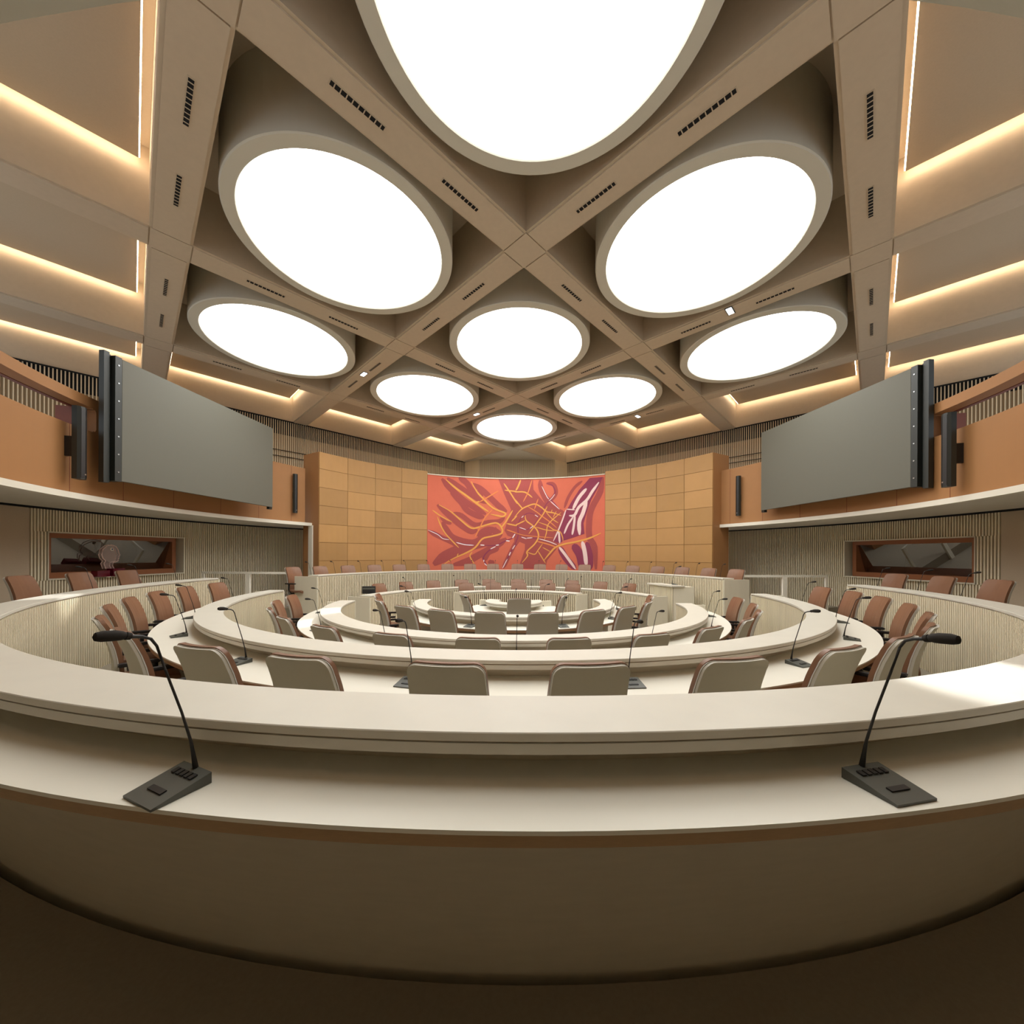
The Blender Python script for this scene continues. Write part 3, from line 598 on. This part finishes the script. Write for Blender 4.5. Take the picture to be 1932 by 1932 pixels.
# ================================================================ SCREENS
def screen(corn,s,label):
    # corn: near bottom point xy, far xy ; z 3.13..5.28
    (x0,y0),(x1,y1)=corn; d=Vector((x1-x0,y1-y0,0)); Lw=d.length; d.normalize(); n=Vector((-d.y,d.x,0))*( -1 if s<0 else 1)   # n points into the room
    if n.x*s>0: n=-n
    t=empty('display_screen',(x0,y0,3.14)); t.rotation_euler=(0,0,math.atan2(d.y,d.x)); tag(t,label,'screen')
    ny=-1 if s<0 else 1      # local y direction pointing into the room
    Hh=2.15
    bm=bmesh.new(); box(bm,(Lw/2,-ny*.02,Hh/2),(Lw,.035,Hh)); bmesh.ops.bevel(bm,geom=bm.edges[:],offset=.006,segments=1,affect='EDGES'); obj('screen_panel',bm,SCREEN,t)
    bm=bmesh.new(); box(bm,(Lw/2,-ny*.09,Hh/2),(Lw-.1,.1,Hh-.06)); obj('backing_frame',bm,DARK,t)
    bm=bmesh.new(); box(bm,(-.06,-ny*.07,Hh/2),(.10,.16,Hh+.02)); box(bm,(-.13,-ny*.12,Hh/2),(.05,.06,Hh+.06)); box(bm,(-.19,-ny*.10,Hh/2),(.08,.10,Hh+.10)); obj('side_rail',bm,DARK,t)
    for k in range(7):
        bm=bmesh.new(); bmesh.ops.create_cone(bm,cap_ends=True,segments=8,radius1=.012,radius2=.012,depth=.012,matrix=Matrix.Translation((-.06,ny*.012,.15+k*.31))@Matrix.Rotation(R_(90),4,'X')); obj('bolt',bm,CHROME,t)
    bm=bmesh.new(); box(bm,(Lw-.06,-ny*.05,-.02),(.10,.08,.08)); obj('bottom_clamp',bm,DARK,t)
    bm=bmesh.new()
    for k in (.2,.8): box(bm,(Lw*k,-ny*.27,Hh/2),(.12,.26,.12))
    obj('wall_bracket',bm,DARK,t)
screen(((-6.94,-1.38),(-6.54,2.18)),-1,'large dark grey screen hung on the left balcony front')
screen(((7.14,-1.38),(6.87,2.18)),1,'large dark grey screen hung on the right balcony front')
# ================================================================ COLUMN SPEAKERS
def speaker(R,a,z0,z1,r,label,big=True,ba=0):
    p=P(R,a,z0); t=empty('column_speaker',p,R_(180-a)); tag(t,label,'speaker'); Hh=z1-z0
    bm=bmesh.new(); pts=[(-r,-r*.6),(r,-r*.6),(r,r*.3),(r*.75,r*.8),(0,r),(-r*.75,r*.8),(-r,r*.3)]
    prism(bm,pts,0,Hh); obj('speaker_body',bm,DARK,t)
    bm=bmesh.new(); prism(bm,[(r*.93,r*.35),(r*.72,r*.87),(0,r*1.07),(-r*.72,r*.87),(-r*.93,r*.35)],.03,Hh-.03); obj('grille',bm,BLK,t)
    bm=bmesh.new(); box(bm,(0,r*1.07,.08),(r*.35,.006,.02)); obj('badge',bm,CHROME,t)
    bm=bmesh.new(); dd=7.5-R-r*.6; box(bm,(0,-r*.6-dd/2,Hh*.45),(.05,dd,.32 if big else .2)); obj('wall_bracket',bm,BLK,t)
speaker(7.33,-105.1,3.07,4.24,.075,'large dark column speaker on the left balcony beside the screen')
speaker(7.33,106.2,3.02,4.22,.075,'large dark column speaker on the right balcony beside the screen')
speaker(7.40,-63.1,3.12,4.30,.06,'slim dark column speaker between left screen and tiled wall',False)
speaker(7.40,66.0,3.08,4.27,.06,'slim dark column speaker between right screen and tiled wall',False)
# ================================================================ BOOTH WINDOWS
GL=bpy.data.materials.new('tilted booth glass'); GL.use_nodes=True; nt=GL.node_tree; nt.nodes.remove(nt.nodes['Principled BSDF'])
g1=nt.nodes.new('ShaderNodeBsdfGlossy'); g1.inputs['Roughness'].default_value=.0; g1.inputs[0].default_value=(.9,.9,.9,1)
g2=nt.nodes.new('ShaderNodeBsdfTransparent'); g2.inputs[0].default_value=(.45,.42,.40,1); mx=nt.nodes.new('ShaderNodeMixShader'); mx.inputs[0].default_value=.34
nt.links.new(g2.outputs[0],mx.inputs[1]); nt.links.new(g1.outputs[0],mx.inputs[2]); nt.links.new(mx.outputs[0],nt.nodes['Material Output'].inputs[0])
def booth(side,n):
    a0,a1=WIN[side]; z0,z1=1.32,2.31
    A,B=P(9.585,a0,0),P(9.585,a1,0); d=(B-A); L=d.length; d.normalize(); out=Vector((-d.y,d.x,0))
    if out.dot(A)<0: out=-out
    t=empty('window_%d'%n,A,math.atan2(d.y,d.x),kind='structure'); oy=1 if Vector((-d.y,d.x,0)).dot(A)>0 else -1
    def bx(bm,x0,x1,y0,y1,q0,q1): box(bm,((x0+x1)/2,oy*(y0+y1)/2,(q0+q1)/2),(x1-x0,abs(y1-y0),q1-q0))
    bm=bmesh.new()
    for (x0,x1,q0,q1) in ((0,L,z1-.02,z1+.01),(0,L,z0-.01,z0+.02),(0,.02,z0,z1),(L-.02,L,z0,z1)): bx(bm,x0,x1,-.03,.3,q0,q1)
    obj('reveal_lining',bm,PANEL,t)
    pin=.14
    l,r=(.02,L-pin) if side=='left' else (pin,L-.02)
    bm=bmesh.new()
    for (x0,x1,q0,q1) in ((l,r,z0+.02,z0+.14),(l,r,z1-.12,z1-.02),(l,l+.1,z0+.14,z1-.12),(r-.1,r,z0+.14,z1-.12)): bx(bm,x0,x1,.08,.40,q0,q1)
    obj('window_frame',bm,WOODF,t)
    bm=bmesh.new(); gz0,gz1=z0+.14,z1-.12
    v=[(l+.1,oy*.36,gz0),(r-.1,oy*.36,gz0),(r-.1,oy*.13,gz1),(l+.1,oy*.13,gz1)]; bm.faces.new([bm.verts.new(p) for p in v]); obj('window_pane',bm,GL,t)
    bm=bmesh.new(); bx(bm,-.2,L+.2,2.2,2.25,.4,2.7); bx(bm,-.2,L+.2,.4,2.2,2.65,2.7); bx(bm,-.25,-.2,.4,2.2,.4,2.7); bx(bm,L+.2,L+.25,.4,2.2,.4,2.7); bx(bm,-.2,L+.2,.4,2.2,.4,.45)
    obj('booth_room',bm,REDWOOD,t)
    return t
booth('left',1); booth('right',2)
# ================================================================ LECTERN, MONITOR, SCULPTURE, RAILINGS
t=empty('lectern',(4.15,1.75,0)); tag(t,'pale slatted lectern at the right end of the middle rear desk','lectern')
c=[Vector((3.83,2.25,0)),Vector((4.1,1.42,0)),Vector((4.62,1.38,0)),Vector((4.40,2.40,0))]; off=Vector((4.15,1.75,0)); c=[q_-off for q_ in c]
bm=bmesh.new(); prism(bm,[(q_.x,q_.y) for q_ in c],0,1.08); obj('lectern_body',bm,PANEL,t)
bm=bmesh.new(); nrm=Vector((-(c[1]-c[0]).y,(c[1]-c[0]).x,0)).normalized()
if nrm.x>0: nrm=-nrm
slats_line(bm,c[0],c[1],0,1.07,.043,.02,.58,nrm,[(0,1.07,1)]); obj('slatted_front',bm,[SLAT,SLATB],t)
bm=bmesh.new(); prism(bm,[(c[0].x-.08,c[0].y+.05),(c[1].x-.06,c[1].y-.05),(c[1].x+.28,c[1].y-.05),(c[0].x+.3,c[0].y+.05)],1.08,1.115); obj('lectern_top',bm,ASH,t)
m=copy_tree(MIC); m.location=(4.2,1.75,1.113); m.rotation_euler=(0,0,R_(70)); tag(m,'gooseneck microphone standing on the lectern','microphone')
t=empty('monitor',P(3.92,-68.5,.738),R_(68.5+180)); tag(t,'small black monitor at the left end of the middle rear desk','monitor')
t.rotation_euler=(0,0,R_(8))
bm=bmesh.new(); box(bm,(0,0,.235),(.33,.03,.19)); bmesh.ops.bevel(bm,geom=bm.edges[:],offset=.006,segments=1,affect='EDGES'); h_=obj('monitor_housing',bm,BLK,t)
bm=bmesh.new(); box(bm,(0,-.017,.27),(.29,.004,.04)); obj('rear_vent',bm,CONS,h_)
bm=bmesh.new(); box(bm,(0,.02,.09),(.04,.02,.18)); box(bm,(0,.02,.006),(.2,.14,.01)); obj('stand',bm,CHROME,t)
# glass head on red blocks, on the sill of the left booth window
SG=mat('clear pink glass',(240,206,200),.08); b_=SG.node_tree.nodes['Principled BSDF']; b_.inputs['Alpha'].default_value=.16
RG=mat('magenta glass block',(120,12,48),.08,spec=.8); b_=RG.node_tree.nodes['Principled BSDF']; b_.inputs['Transmission Weight'].default_value=.35
sp=P(9.46,-85.4,1.335); t=empty('glass_sculpture',sp,R_(90)); tag(t,'clear glass head in profile on magenta blocks before the left window','sculpture')
bm=bmesh.new(); box(bm,(.16,0,.09),(.26,.16,.18)); box(bm,(-.17,0,.07),(.26,.14,.14)); obj('plinth',bm,RG,t)
prof=[(-.10,.18),(-.14,.30),(-.10,.36),(-.16,.42),(-.185,.50),(-.16,.62),(-.08,.70),(.02,.735),(.12,.70),(.17,.62),(.19,.54),(.215,.49),(.185,.46),(.19,.42),(.17,.40),(.175,.36),(.12,.33),(.06,.32),(.05,.24),(.08,.18)]
bm=bmesh.new()
f=[bm.verts.new((x_,-.035,z_)) for x_,z_ in prof]; g=[bm.verts.new((x_,.035,z_)) for x_,z_ in prof]
bm.faces.new(f); bm.faces.new(g[::-1])
for i in range(len(prof)): bm.faces.new((f[i],f[(i+1)%len(prof)],g[(i+1)%len(prof)],g[i]))
gh=obj('glass_head',bm,SG,t)
for y_ in (-.036,.036):
    bm=bmesh.new(); tube(bm,[(x_,y_,z_) for x_,z_ in prof],.007,6); obj('polished_edge',bm,mat('polished glass edge',(236,206,196),.15),gh)
bm=bmesh.new()
for r_,y_ in ((.035,-.040),): bmesh.ops.create_cone(bm,cap_ends=True,segments=20,radius1=r_,radius2=r_,depth=.008,matrix=Matrix.Translation((.03,y_,.63))@Matrix.Rotation(R_(90),4,'X'))
e_=obj('eye_disc',bm,WHITE,t)
bm=bmesh.new(); bmesh.ops.create_cone(bm,cap_ends=True,segments=16,radius1=.018,radius2=.018,depth=.006,matrix=Matrix.Translation((.03,-.046,.63))@Matrix.Rotation(R_(90),4,'X')); obj('pupil',bm,mat('dark blue glass',(30,40,90),.2),e_)
def railing(pts,z0,top,label):
    pts=[Vector(p+(0,)) for p in pts]; c=pts[1]; t=empty('railing',(c.x,c.y,0)); tag(t,label,'railing')
    d=(pts[2]-pts[0]).normalized(); rot=Matrix.Rotation(math.atan2(d.y,d.x),3,'Z')
    bm=bmesh.new(); box(bm,((pts[0]+pts[2])/2-c)+Vector((0,0,top-.03)),((pts[2]-pts[0]).length+.05,.05,.06),rot); obj('handrail',bm,RAIL,t)
    for p,w in zip(pts,(.07,.12,.07)):
        bm=bmesh.new(); box(bm,(p-c)+Vector((0,0,(z0+top)/2-.03)),(w,.05,top-z0-.06),rot); obj('post',bm,RAIL,t)
railing([(-8.6,2.42),(-7.32,2.36),(-5.98,2.28)],FB,1.375,'cream white railing left of the longest rear desk')
railing([(5.98,1.72),(7.25,1.80),(8.45,1.88)],FB,1.375,'cream white railing right of the longest rear desk')
